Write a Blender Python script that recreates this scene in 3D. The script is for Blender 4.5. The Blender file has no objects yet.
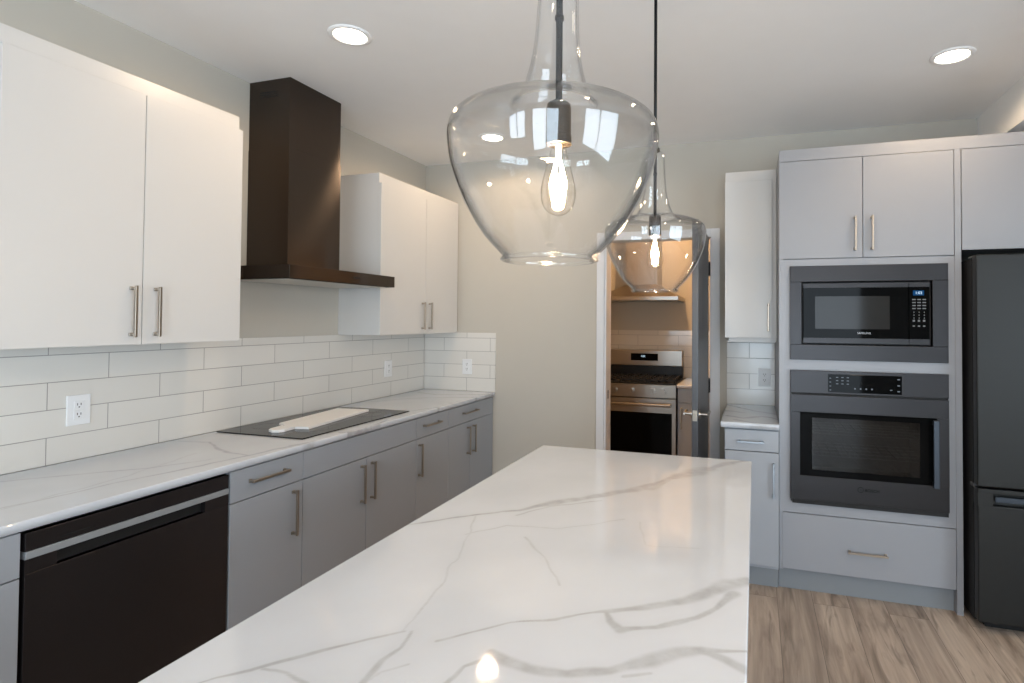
import bpy, bmesh, math
import numpy as np
from mathutils import Vector, Matrix

scene = bpy.context.scene
COL = scene.collection

# ------------------------------------------------------------------ camera
CAM = (2.5573, 0.0, 1.4758)
yaw, pit, rol = math.radians(17.46), math.radians(1.1376), math.radians(0.3574)
F = Vector((-math.sin(yaw) * math.cos(pit), math.cos(yaw) * math.cos(pit), math.sin(pit)))
R = Vector((math.cos(yaw), math.sin(yaw), 0)); U = R.cross(F)
R2 = R * math.cos(rol) + U * math.sin(rol); U2 = U * math.cos(rol) - R * math.sin(rol)
cam = bpy.data.cameras.new('camera'); camo = bpy.data.objects.new('camera', cam); COL.objects.link(camo)
camo.matrix_world = Matrix(((R2.x, U2.x, -F.x, CAM[0]), (R2.y, U2.y, -F.y, CAM[1]), (R2.z, U2.z, -F.z, CAM[2]), (0, 0, 0, 1)))
cam.sensor_fit = 'HORIZONTAL'; cam.sensor_width = 36.0
cam.lens = 561.51 / 1024 * 36.0
cam.shift_x = -66.5 / 1024; cam.shift_y = -32.6 / 1024
cam.clip_start = 0.02
scene.camera = camo

# ------------------------------------------------------------------ world, exposure
world = bpy.data.worlds.new('world'); scene.world = world; world.use_nodes = True
bg = world.node_tree.nodes['Background']
bg.inputs[0].default_value = (0.76, 0.87, 1.0, 1); bg.inputs[1].default_value = 10.5
vs = scene.view_settings
vs.view_transform = 'Standard'; vs.look = 'None'; vs.gamma = 1; vs.use_curve_mapping = False
vs.exposure = 0.0
scene.cycles.use_denoising = True
scene.cycles.transparent_max_bounces = 24
scene.cycles.max_bounces = 10
scene.cycles.diffuse_bounces = 6
scene.cycles.caustics_reflective = False
scene.cycles.caustics_refractive = False
scene.cycles.sample_clamp_indirect = 6
H = 2.722; D = 3.97

def portal(name, loc, rot, sx, sy):
    l = bpy.data.lights.new(name, 'AREA'); l.shape = 'RECTANGLE'; l.size = sx; l.size_y = sy
    l.cycles.is_portal = True
    o = bpy.data.objects.new(name, l); o.location = loc; o.rotation_euler = rot; COL.objects.link(o)
portal('window_portal', (3.2, -3.27, 1.1), (math.radians(90), 0, 0), 2.0, 2.2)
portal('window_portal', (1.05, -3.27, 1.55), (math.radians(90), 0, 0), 1.3, 1.3)
portal('window_portal', (5.67, -0.6, 1.35), (0, math.radians(90), 0), 1.9, 2.6)

WARM = (1.0, 0.72, 0.46)
def spot(loc, power, size=2.5, col=WARM):
    l = bpy.data.lights.new('recessed_lamp', 'SPOT'); l.energy = power; l.color = col
    l.spot_size = size; l.spot_blend = 0.3; l.shadow_soft_size = 0.055
    o = bpy.data.objects.new('recessed_lamp', l); o.location = loc; COL.objects.link(o)
RECESSED = [(0.860, 2.027), (0.845, 3.46), (3.437, 3.0), (3.437, 1.5), (3.437, 0.0), (3.437, -1.5)]  # last three are unseen lamps added for the room lighting

# ------------------------------------------------------------------ materials
def lin(c):
    return tuple(((v / 255) / 12.92 if v / 255 <= 0.04045 else ((v / 255 + 0.055) / 1.055) ** 2.4) for v in c) + (1,)
def mat(name, rgb, rough=0.5, metal=0.0, spec=0.5, coat=0.0, aniso=0.0, noise=0.0, nscale=(8, 8, 8), bump=0.0):
    m = bpy.data.materials.new(name); m.use_nodes = True
    nt = m.node_tree; b = nt.nodes['Principled BSDF']
    b.inputs['Base Color'].default_value = lin(rgb); b.inputs['Roughness'].default_value = rough
    b.inputs['Metallic'].default_value = metal; b.inputs['Specular IOR Level'].default_value = spec
    b.inputs['Coat Weight'].default_value = coat; b.inputs['Anisotropic'].default_value = aniso
    tc = nt.nodes.new('ShaderNodeTexCoord'); mp = nt.nodes.new('ShaderNodeMapping')
    mp.inputs['Scale'].default_value = nscale
    n = nt.nodes.new('ShaderNodeTexNoise'); n.inputs['Scale'].default_value = 1; n.inputs['Detail'].default_value = 4
    nt.links.new(tc.outputs['Object'], mp.inputs[0]); nt.links.new(mp.outputs[0], n.inputs[0])
    r = nt.nodes.new('ShaderNodeMapRange'); k = noise if noise else 0.015
    r.inputs['To Min'].default_value = 1 - k; r.inputs['To Max'].default_value = 1 + k
    nt.links.new(n.outputs['Fac'], r.inputs['Value'])
    mx = nt.nodes.new('ShaderNodeVectorMath'); mx.operation = 'SCALE'
    mx.inputs[0].default_value = lin(rgb)[:3]
    nt.links.new(r.outputs[0], mx.inputs['Scale']); nt.links.new(mx.outputs[0], b.inputs['Base Color'])
    if aniso:
        tg = nt.nodes.new('ShaderNodeCombineXYZ'); tg.inputs['Z'].default_value = 1.0; nt.links.new(tg.outputs[0], b.inputs['Tangent'])
    if bump:
        bp = nt.nodes.new('ShaderNodeBump'); bp.inputs['Strength'].default_value = bump; bp.inputs['Distance'].default_value = 0.002
        nt.links.new(n.outputs['Fac'], bp.inputs['Height']); nt.links.new(bp.outputs[0], b.inputs['Normal'])
    return m
def emis(name, rgb, s):
    m = bpy.data.materials.new(name); m.use_nodes = True; nt = m.node_tree; nt.nodes.clear()
    e = nt.nodes.new('ShaderNodeEmission'); e.inputs[0].default_value = rgb + (1,); e.inputs[1].default_value = s
    o = nt.nodes.new('ShaderNodeOutputMaterial'); nt.links.new(e.outputs[0], o.inputs[0]); return m
def thin_glass(name, tint_face, tint_edge, ior=1.5, rough=0.0, boost=1.0):
    m = bpy.data.materials.new(name); m.use_nodes = True; nt = m.node_tree; nt.nodes.clear()
    o = nt.nodes.new('ShaderNodeOutputMaterial'); t = nt.nodes.new('ShaderNodeBsdfTransparent')
    g = nt.nodes.new('ShaderNodeBsdfGlossy'); g.inputs['Roughness'].default_value = rough
    lw = nt.nodes.new('ShaderNodeLayerWeight'); lw.inputs['Blend'].default_value = 0.5
    rp = nt.nodes.new('ShaderNodeValToRGB')
    rp.color_ramp.elements[0].position = 0.55; rp.color_ramp.elements[0].color = tint_face + (1,)
    rp.color_ramp.elements[1].position = 1.0; rp.color_ramp.elements[1].color = tint_edge + (1,)
    nt.links.new(lw.outputs['Facing'], rp.inputs[0]); nt.links.new(rp.outputs[0], t.inputs[0])
    # Schlick reflectance, the same from both sides of the pane
    f0 = ((ior - 1) / (ior + 1)) ** 2
    pw = nt.nodes.new('ShaderNodeMath'); pw.operation = 'POWER'; pw.inputs[1].default_value = 5
    nt.links.new(lw.outputs['Facing'], pw.inputs[0])
    ml = nt.nodes.new('ShaderNodeMath'); ml.operation = 'MULTIPLY_ADD'; ml.inputs[1].default_value = (1 - f0) * boost; ml.inputs[2].default_value = f0 * boost; ml.use_clamp = True
    nt.links.new(pw.outputs[0], ml.inputs[0])
    mx = nt.nodes.new('ShaderNodeMixShader')
    nt.links.new(ml.outputs[0], mx.inputs[0]); nt.links.new(t.outputs[0], mx.inputs[1]); nt.links.new(g.outputs[0], mx.inputs[2])
    nt.links.new(mx.outputs[0], o.inputs[0]); return m

M = {}
M['wall'] = mat('wall_paint', (190, 185, 175), 0.85, spec=0.2)
M['ceiling'] = mat('ceiling_paint', (243, 243, 243), 0.9, spec=0.1)
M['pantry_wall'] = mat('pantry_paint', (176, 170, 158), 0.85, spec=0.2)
M['trim'] = mat('white_trim_paint', (218, 219, 222), 0.4)
M['white_cab'] = mat('white_cabinet_lacquer', (207, 205, 202), 0.32, noise=0.006)
M['grey_cab'] = mat('grey_cabinet_lacquer', (152, 156, 162), 0.36, noise=0.01)
M['light_grey_cab'] = mat('light_grey_cabinet_lacquer', (144, 146, 151), 0.36, noise=0.01)
M['toe'] = mat('toe_kick_grey', (126, 130, 134), 0.45)
M['gap'] = mat('shadow_gap_black', (10, 10, 11), 0.7)
M['nickel'] = mat('brushed_nickel', (160, 150, 138), 0.38, 1.0, noise=0.05, nscale=(40, 40, 40))
M['black_steel'] = mat('black_stainless', (76, 67, 60), 0.17, 0.85, aniso=0.97, noise=0.05, nscale=(2, 1, 120))
M['dark_steel'] = mat('dark_stainless', (50, 49, 50), 0.33, 0.9, noise=0.03, nscale=(2, 2, 90))
M['fridge_steel'] = mat('fridge_black_stainless', (47, 47, 46), 0.42, 0.8, noise=0.03, nscale=(3, 3, 60))
M['dw_steel'] = mat('charcoal_stainless', (62, 58, 59), 0.3, 0.8, aniso=0.7, noise=0.03, nscale=(2, 1, 120))
M['strip'] = mat('dishwasher_strip_steel', (150, 154, 158), 0.45, 0.3)
M['mid_steel'] = mat('grey_stainless', (150, 156, 162), 0.3, 1.0, noise=0.03, nscale=(3, 3, 90))
M['handle_steel'] = mat('oven_handle_steel', (66, 71, 78), 0.4, 0.9)
M['steel'] = mat('stainless', (158, 152, 145), 0.28, 1.0, noise=0.05, nscale=(2, 2, 120))
M['black_gloss'] = mat('black_glass', (9, 10, 11), 0.04, 0, 0.05)
M['cooktop'] = mat('cooktop_black_glass', (22, 20, 19), 0.07, 0, 0.18)
M['black'] = mat('matte_black_metal', (16, 16, 17), 0.4, 0.3)
M['iron'] = mat('cast_iron', (20, 19, 19), 0.6, 0.1, bump=0.3, nscale=(200, 200, 200))
M['door'] = mat('dark_grey_door_paint', (66, 67, 71), 0.35)
M['plastic'] = mat('white_plastic', (226, 227, 228), 0.3)
M['slot'] = mat('outlet_slot_dark', (95, 92, 90), 0.5)
M['paper'] = mat('white_board', (232, 230, 228), 0.5, noise=0.02, nscale=(30, 4, 30))
M['print'] = mat('silver_print', (170, 172, 176), 0.4, 0.2)
M['logo_black'] = mat('flat_black_print', (3, 3, 3), 0.95, spec=0.0)
M['print_dim'] = mat('grey_print', (105, 106, 108), 0.5)
M['print_dark'] = mat('dark_print', (30, 30, 32), 0.4)
M['cavity'] = mat('oven_enamel', (58, 56, 54), 0.5)
M['rack'] = mat('oven_rack_chrome', (150, 148, 145), 0.3, 1.0)
M['socket'] = mat('dark_bronze_socket', (46, 40, 36), 0.5, 0.6)
M['rod'] = mat('black_rod', (24, 26, 30), 0.35, 0.6)
M['glass'] = thin_glass('clear_blown_glass', (0.992, 0.994, 0.994), (0.74, 0.75, 0.76), 1.5, boost=1.25)
M['bulb_glass'] = thin_glass('bulb_clear_glass', (0.99, 0.98, 0.96), (0.75, 0.7, 0.62), 1.4)
M['oven_glass'] = thin_glass('tinted_oven_glass', (0.34, 0.35, 0.36), (0.12, 0.12, 0.12), 1.4)
M['pane'] = thin_glass('window_pane', (0.96, 0.98, 0.98), (0.8, 0.85, 0.85), 1.3)
M['filament'] = emis('glowing_filament', (1.0, 0.72, 0.40), 300.0)
M['lamp_disc'] = emis('lit_lamp_lens', (1.0, 0.88, 0.70), 18.0)
M['display_blue'] = emis('lit_blue_display', (0.03, 0.20, 0.55), 0.3)
M['display_white'] = emis('lit_digits', (0.65, 0.85, 1.0), 1.3)
M['led'] = emis('lit_panel_marks', (0.55, 0.65, 0.75), 0.35)
M['gasket'] = mat('fridge_gasket_grey', (84, 86, 88), 0.6)
M['hood_liner'] = mat('pale_hood_liner', (200, 196, 188), 0.35, 0.4)  # even pale half-metallic colour of the hood filter panel

def tile_mat(name, axis, u0, bw, rowh=0.104, v0=0.914, tint=(216, 213, 207)):
    m = bpy.data.materials.new(name); m.use_nodes = True; nt = m.node_tree; b = nt.nodes['Principled BSDF']
    tc = nt.nodes.new('ShaderNodeTexCoord'); sp = nt.nodes.new('ShaderNodeSeparateXYZ'); cb = nt.nodes.new('ShaderNodeCombineXYZ')
    nt.links.new(tc.outputs['Object'], sp.inputs[0])
    a = nt.nodes.new('ShaderNodeMath'); a.operation = 'SUBTRACT'; a.inputs[1].default_value = u0
    c = nt.nodes.new('ShaderNodeMath'); c.operation = 'SUBTRACT'; c.inputs[1].default_value = v0
    nt.links.new(sp.outputs[axis], a.inputs[0]); nt.links.new(sp.outputs['Z'], c.inputs[0])
    nt.links.new(a.outputs[0], cb.inputs[0]); nt.links.new(c.outputs[0], cb.inputs[1])
    br = nt.nodes.new('ShaderNodeTexBrick')
    br.inputs['Scale'].default_value = 1; br.inputs['Brick Width'].default_value = bw; br.inputs['Row Height'].default_value = rowh
    br.inputs['Mortar Size'].default_value = 0.0016; br.inputs['Mortar Smooth'].default_value = 0.25
    br.inputs['Color1'].default_value = lin(tint); br.inputs['Color2'].default_value = lin(tuple(v - 4 for v in tint))
    br.inputs['Mortar'].default_value = lin((140, 137, 133))
    nt.links.new(cb.outputs[0], br.inputs[0]); nt.links.new(br.outputs['Color'], b.inputs['Base Color'])
    rr = nt.nodes.new('ShaderNodeMapRange'); rr.inputs['To Min'].default_value = 0.13; rr.inputs['To Max'].default_value = 0.7
    nt.links.new(br.outputs['Fac'], rr.inputs[0]); nt.links.new(rr.outputs[0], b.inputs['Roughness'])
    n = nt.nodes.new('ShaderNodeTexNoise'); n.inputs['Scale'].default_value = 7; n.inputs['Detail'].default_value = 1
    nt.links.new(tc.outputs['Object'], n.inputs[0])
    ad = nt.nodes.new('ShaderNodeMath'); ad.operation = 'MULTIPLY_ADD'; ad.inputs[1].default_value = -0.5
    nt.links.new(br.outputs['Fac'], ad.inputs[0]); nt.links.new(n.outputs['Fac'], ad.inputs[2])
    bp = nt.nodes.new('ShaderNodeBump'); bp.inputs['Strength'].default_value = 0.35; bp.inputs['Distance'].default_value = 0.003
    nt.links.new(ad.outputs[0], bp.inputs['Height']); nt.links.new(bp.outputs[0], b.inputs['Normal'])
    return m
M['tile_left'] = tile_mat('white_subway_tile_left', 'Y', 1.636, 0.42)
M['tile_back'] = tile_mat('white_subway_tile_back', 'X', 0.19, 0.405)
M['tile_right'] = tile_mat('white_subway_tile_right', 'X', 2.52, 0.405)
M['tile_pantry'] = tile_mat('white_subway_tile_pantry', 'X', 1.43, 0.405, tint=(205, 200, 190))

def floor_mat():
    m = bpy.data.materials.new('oak_plank_floor'); m.use_nodes = True; nt = m.node_tree; b = nt.nodes['Principled BSDF']
    L = nt.links.new; N = nt.nodes.new
    tc = N('ShaderNodeTexCoord'); sp = N('ShaderNodeSeparateXYZ'); cb = N('ShaderNodeCombineXYZ')
    L(tc.outputs['Object'], sp.inputs[0]); L(sp.outputs['Y'], cb.inputs[0]); L(sp.outputs['X'], cb.inputs[1])
    br = N('ShaderNodeTexBrick'); br.offset = 0.37; br.offset_frequency = 2
    br.inputs['Scale'].default_value = 1; br.inputs['Brick Width'].default_value = 1.22; br.inputs['Row Height'].default_value = 0.178
    br.inputs['Mortar Size'].default_value = 0.0011; br.inputs['Mortar Smooth'].default_value = 0.2; br.inputs['Bias'].default_value = 0
    br.inputs['Color1'].default_value = (0, 0, 0, 1); br.inputs['Color2'].default_value = (1, 1, 1, 1); br.inputs['Mortar'].default_value = (0.5, 0.5, 0.5, 1)
    L(cb.outputs[0], br.inputs[0])
    # per-plank random shift of the grain
    sh = N('ShaderNodeVectorMath'); sh.operation = 'SCALE'; sh.inputs['Scale'].default_value = 7.0; L(br.outputs['Color'], sh.inputs[0])
    ad = N('ShaderNodeVectorMath'); ad.operation = 'ADD'; L(tc.outputs['Object'], ad.inputs[0]); L(sh.outputs[0], ad.inputs[1])
    mp = N('ShaderNodeMapping'); mp.inputs['Scale'].default_value = (10, 0.9, 1); L(ad.outputs[0], mp.inputs[0])
    n1 = N('ShaderNodeTexNoise'); n1.inputs['Scale'].default_value = 1.0; n1.inputs['Detail'].default_value = 6; n1.inputs['Roughness'].default_value = 0.6; n1.inputs['Distortion'].default_value = 1.2
    L(mp.outputs[0], n1.inputs[0])
    mp2 = N('ShaderNodeMapping'); mp2.inputs['Scale'].default_value = (75, 2.5, 1); L(ad.outputs[0], mp2.inputs[0])
    n2 = N('ShaderNodeTexNoise'); n2.inputs['Scale'].default_value = 1; n2.inputs['Detail'].default_value = 3; L(mp2.outputs[0], n2.inputs[0])
    mp3 = N('ShaderNodeMapping'); mp3.inputs['Scale'].default_value = (11, 1.5, 1); L(ad.outputs[0], mp3.inputs[0])
    n3 = N('ShaderNodeTexNoise'); n3.inputs['Scale'].default_value = 1; n3.inputs['Detail'].default_value = 5; n3.inputs['Distortion'].default_value = 2.5; L(mp3.outputs[0], n3.inputs[0])
    rp = N('ShaderNodeValToRGB'); e = rp.color_ramp.elements
    e[0].position = 0.28; e[0].color = lin((132, 116, 103)); e[1].position = 0.70; e[1].color = lin((190, 174, 158))
    x = e.new(0.47); x.color = lin((168, 151, 136))
    L(n1.outputs['Fac'], rp.inputs[0])
    rk = N('ShaderNodeValToRGB'); e = rk.color_ramp.elements
    e[0].position = 0.30; e[0].color = (0.42, 0.40, 0.38, 1); e[1].position = 0.46; e[1].color = (1, 1, 1, 1)
    L(n3.outputs['Fac'], rk.inputs[0])
    m1 = N('ShaderNodeMix'); m1.data_type = 'RGBA'; m1.blend_type = 'MULTIPLY'; m1.inputs[0].default_value = 0.75
    L(rp.outputs[0], m1.inputs[6]); L(rk.outputs[0], m1.inputs[7])
    fr = N('ShaderNodeMapRange'); fr.inputs['To Min'].default_value = 0.74; fr.inputs['To Max'].default_value = 1.26; L(n2.outputs['Fac'], fr.inputs[0])
    pr = N('ShaderNodeMapRange'); pr.inputs['To Min'].default_value = 0.88; pr.inputs['To Max'].default_value = 1.12; L(br.outputs['Color'], pr.inputs[0])
    mm = N('ShaderNodeMath'); mm.operation = 'MULTIPLY'; L(fr.outputs[0], mm.inputs[0]); L(pr.outputs[0], mm.inputs[1])
    sc = N('ShaderNodeVectorMath'); sc.operation = 'SCALE'; L(m1.outputs[2], sc.inputs[0]); L(mm.outputs[0], sc.inputs['Scale'])
    m2 = N('ShaderNodeMix'); m2.data_type = 'RGBA'; L(br.outputs['Fac'], m2.inputs[0]); L(sc.outputs[0], m2.inputs[6]); m2.inputs[7].default_value = lin((92, 80, 72))
    L(m2.outputs[2], b.inputs['Base Color']); b.inputs['Roughness'].default_value = 0.42
    bp = N('ShaderNodeBump'); bp.inputs['Strength'].default_value = 0.15; bp.inputs['Distance'].default_value = 0.001; L(n2.outputs['Fac'], bp.inputs['Height']); L(bp.outputs[0], b.inputs['Normal'])
    return m
M['floor'] = floor_mat()

def quartz_mat():
    m = bpy.data.materials.new('white_veined_quartz'); m.use_nodes = True; nt = m.node_tree; b = nt.nodes['Principled BSDF']
    L = nt.links.new; N = nt.nodes.new
    at = N('ShaderNodeAttribute'); at.attribute_name = 'vein'
    tc = N('ShaderNodeTexCoord')
    n = N('ShaderNodeTexNoise'); n.inputs['Scale'].default_value = 26; n.inputs['Detail'].default_value = 5; L(tc.outputs['Object'], n.inputs[0])
    n2 = N('ShaderNodeTexNoise'); n2.inputs['Scale'].default_value = 3.5; n2.inputs['Detail'].default_value = 3; L(tc.outputs['Object'], n2.inputs[0])
    r = N('ShaderNodeMapRange'); r.inputs['From Min'].default_value = 0.3; r.inputs['From Max'].default_value = 0.7; r.inputs['To Min'].default_value = 0.5; r.inputs['To Max'].default_value = 1.1; L(n.outputs['Fac'], r.inputs[0])
    mm = N('ShaderNodeMath'); mm.operation = 'MULTIPLY'; mm.use_clamp = True; L(at.outputs['Fac'], mm.inputs[0]); L(r.outputs[0], mm.inputs[1])
    base = N('ShaderNodeValToRGB'); e = base.color_ramp.elements; e[0].position = 0.35; e[0].color = lin((194, 198, 204)); e[1].position = 0.65; e[1].color = lin((200, 204, 210)); L(n2.outputs['Fac'], base.inputs[0])
    mx = N('ShaderNodeMix'); mx.data_type = 'RGBA'; L(mm.outputs[0], mx.inputs[0]); L(base.outputs[0], mx.inputs[6]); mx.inputs[7].default_value = lin((150, 149, 150))
    L(mx.outputs[2], b.inputs['Base Color']); b.inputs['Roughness'].default_value = 0.05; b.inputs['Specular IOR Level'].default_value = 0.4
    return m
M['quartz'] = quartz_mat()

# ------------------------------------------------------------------ geometry helpers
def BM(): return bmesh.new()
def box(bm, x0, x1, y0, y1, z0, z1, bev=0.0, seg=2):
    r = bmesh.ops.create_cube(bm, size=1.0)
    vs_ = r['verts']
    for v in vs_:
        v.co = Vector((x0 + (v.co.x + .5) * (x1 - x0), y0 + (v.co.y + .5) * (y1 - y0), z0 + (v.co.z + .5) * (z1 - z0)))
    if bev > 0:
        es = list({e for v in vs_ for e in v.link_edges})
        bmesh.ops.bevel(bm, geom=es, offset=min(bev, 0.45 * min(x1 - x0, y1 - y0, z1 - z0)), segments=seg, affect='EDGES', profile=0.5)
    return bm
def cyl(bm, p0, p1, r, seg=20, r2=None):
    p0, p1 = Vector(p0), Vector(p1); d = p1 - p0
    rot = d.to_track_quat('Z', 'Y').to_matrix().to_4x4()
    bmesh.ops.create_cone(bm, cap_ends=True, segments=seg, radius1=r, radius2=r if r2 is None else r2, depth=d.length,
                          matrix=Matrix.Translation((p0 + p1) / 2) @ rot)
    return bm
def lathe(bm, prof, c, seg=64, cap0=False, cap1=False):
    rings = []
    for r, z in prof:
        rings.append([bm.verts.new((c[0] + r * math.cos(2 * math.pi * i / seg), c[1] + r * math.sin(2 * math.pi * i / seg), c[2] + z)) for i in range(seg)])
    for a, b in zip(rings, rings[1:]):
        for i in range(seg):
            bm.faces.new((a[i], a[(i + 1) % seg], b[(i + 1) % seg], b[i]))
    if cap0: bm.faces.new(rings[0][::-1])
    if cap1: bm.faces.new(rings[-1])
    return bm
def tube(bm, pts, r, seg=8):
    pts = [Vector(p) for p in pts]; rings = []
    for i, p in enumerate(pts):
        d = (pts[min(i + 1, len(pts) - 1)] - pts[max(i - 1, 0)]).normalized()
        q = d.to_track_quat('Z', 'Y')
        rings.append([bm.verts.new(p + q @ Vector((r * math.cos(2 * math.pi * k / seg), r * math.sin(2 * math.pi * k / seg), 0))) for k in range(seg)])
    for a, b in zip(rings, rings[1:]):
        for i in range(seg): bm.faces.new((a[i], a[(i + 1) % seg], b[(i + 1) % seg], b[i]))
    bm.faces.new(rings[0][::-1]); bm.faces.new(rings[-1]); return bm
def prism(bm, poly, z0, z1, bev=0.0):
    a = [bm.verts.new((x, y, z0)) for x, y in poly]; b = [bm.verts.new((x, y, z1)) for x, y in poly]
    n = len(poly); bm.faces.new(a[::-1]); t = bm.faces.new(b)
    for i in range(n): bm.faces.new((a[i], a[(i + 1) % n], b[(i + 1) % n], b[i]))
    if bev: bmesh.ops.bevel(bm, geom=list(t.edges), offset=bev, segments=2, affect='EDGES')
    return bm

WL = {}
def obj(name, bm, material, parent=None, label=None, smooth=False, center=True, cat=None, group=None, kind=None):
    """link a bmesh whose vertices are in room coordinates as one mesh object"""
    bmesh.ops.recalc_face_normals(bm, faces=bm.faces)
    me = bpy.data.meshes.new(name)
    c = Vector((0, 0, 0))
    if center and len(bm.verts):
        lo = Vector([min(v.co[i] for v in bm.verts) for i in range(3)]); hi = Vector([max(v.co[i] for v in bm.verts) for i in range(3)])
        c = (lo + hi) / 2
        if parent is None: c.z = lo.z
        bmesh.ops.translate(bm, verts=bm.verts, vec=-c)
    bm.to_mesh(me); bm.free()
    if smooth:
        for p in me.polygons: p.use_smooth = True
    me.materials.append(material)
    o = bpy.data.objects.new(name, me); COL.objects.link(o)
    if parent is not None:
        o.parent = parent; o.location = c - WL[parent]
    else: o.location = c
    WL[o] = c
    tag(o, label, cat, group, kind)
    return o
def tag(o, label=None, cat=None, group=None, kind=None):
    if label: o['label'] = label
    if cat: o['category'] = cat
    if group: o['group'] = group
    if kind: o['kind'] = kind
    return o
def thing(name, loc, label, cat, group=None, kind=None):
    o = bpy.data.objects.new(name, None); o.empty_display_size = 0.05; COL.objects.link(o); o.location = loc; WL[o] = Vector(loc)
    return tag(o, label, cat, group, kind)
def struct(name, bm, m, parent=None):
    return obj(name, bm, m, parent, center=False, kind=None if parent else 'structure')
def text(name, s, size, loc, rot, m, parent, depth=0.0006, xs=1.0):
    cu = bpy.data.curves.new(name, 'FONT'); cu.body = s; cu.size = size; cu.extrude = depth; cu.align_x = 'CENTER'; cu.align_y = 'CENTER'
    t = bpy.data.objects.new(name, cu); COL.objects.link(t)
    me = bpy.data.meshes.new_from_object(t); COL.objects.unlink(t); bpy.data.objects.remove(t)
    me.transform(Matrix.Diagonal((xs, 1, 1, 1)))
    me.materials.clear(); me.materials.append(m)
    o = bpy.data.objects.new(name, me); COL.objects.link(o); o.rotation_euler = rot
    o.parent = parent; o.location = Vector(loc) - WL[parent]; WL[o] = Vector(loc)
    return o

def bar_handle(parent, p, axis, length, normal, m=None, name='handle', sec=0.010, out=0.032, foot=0.013):
    """square bar pull; p = middle of the handle on the door surface"""
    bm = BM(); p = Vector(p); n = Vector(normal); a = Vector(axis)
    t = n.cross(a); t = Vector((abs(t.x), abs(t.y), abs(t.z))); aa = Vector((abs(a.x), abs(a.y), abs(a.z)))
    def bx(c, half):
        h = Vector((abs(half.x), abs(half.y), abs(half.z)))
        box(bm, c.x - h.x, c.x + h.x, c.y - h.y, c.y + h.y, c.z - h.z, c.z + h.z, 0.0012, 1)
    bx(p + n * (out - sec / 2), aa * (length / 2) + t * (sec / 2) + n * (sec / 2))
    for s in (-1, 1):
        q = p + a * s * (length / 2 - foot / 2 - 0.003)
        bx(q + n * (out - sec) / 2, aa * (sec / 2) + t * (sec / 2) + n * ((out - sec) / 2))
        bx(q + n * 0.003, aa * (foot / 2) + t * (foot / 2 + 0.001) + n * 0.003)
    return obj(name, bm, m or M['nickel'], parent)

# ------------------------------------------------------------------ quartz slab with veins
rng = np.random.RandomState(5)
def wiggle(pts, amp, step=0.02):
    """subdivide polyline (x,y,w) and jitter it for a natural vein"""
    out = []
    for a, b in zip(pts, pts[1:]):
        a = np.array(a, float); b = np.array(b, float); n = max(1, int(np.hypot(*(b - a)[:2]) / step))
        for i in range(n):
            out.append(a + (b - a) * i / n)
    out.append(np.array(pts[-1], float)); out = np.array(out)
    j = rng.randn(len(out), 2); k = np.array([.25, .5, .25])
    for i in range(2): j[:, i] = np.convolve(j[:, i], k, 'same')
    out[:, :2] += j * amp
    out[:, 2] *= np.clip(1 + 0.35 * np.convolve(rng.randn(len(out)), k, 'same'), 0.4, 1.8)
    return out
def vein_field(P, veins):
    V = np.zeros(len(P))
    for pts, inten, amp in veins:
        q = wiggle(pts, amp)
        lo = q[:, :2].min(0) - 0.03; hi = q[:, :2].max(0) + 0.03
        sel = np.where((P[:, 0] > lo[0]) & (P[:, 0] < hi[0]) & (P[:, 1] > lo[1]) & (P[:, 1] < hi[1]))[0]
        if not len(sel): continue
        X = P[sel]; best = np.zeros(len(sel))
        for a, b in zip(q, q[1:]):
            d = b[:2] - a[:2]; t = np.clip(((X - a[:2]) @ d) / (d @ d + 1e-12), 0, 1)
            dist = np.hypot(*(X - a[:2] - t[:, None] * d).T); w = a[2] + (b[2] - a[2]) * t
            w = w * 1.45 + .0006; k = np.clip(1.45 - dist / w, 0, 1); k = k * k * (3 - 2 * k) * np.clip(1.25 - w * 22, .7, 1) + .10 * np.clip(1.6 - dist / (w + .012), 0, 1)
            best = np.maximum(best, k)
        V[sel] = np.maximum(V[sel], best * inten)
    return V
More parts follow.
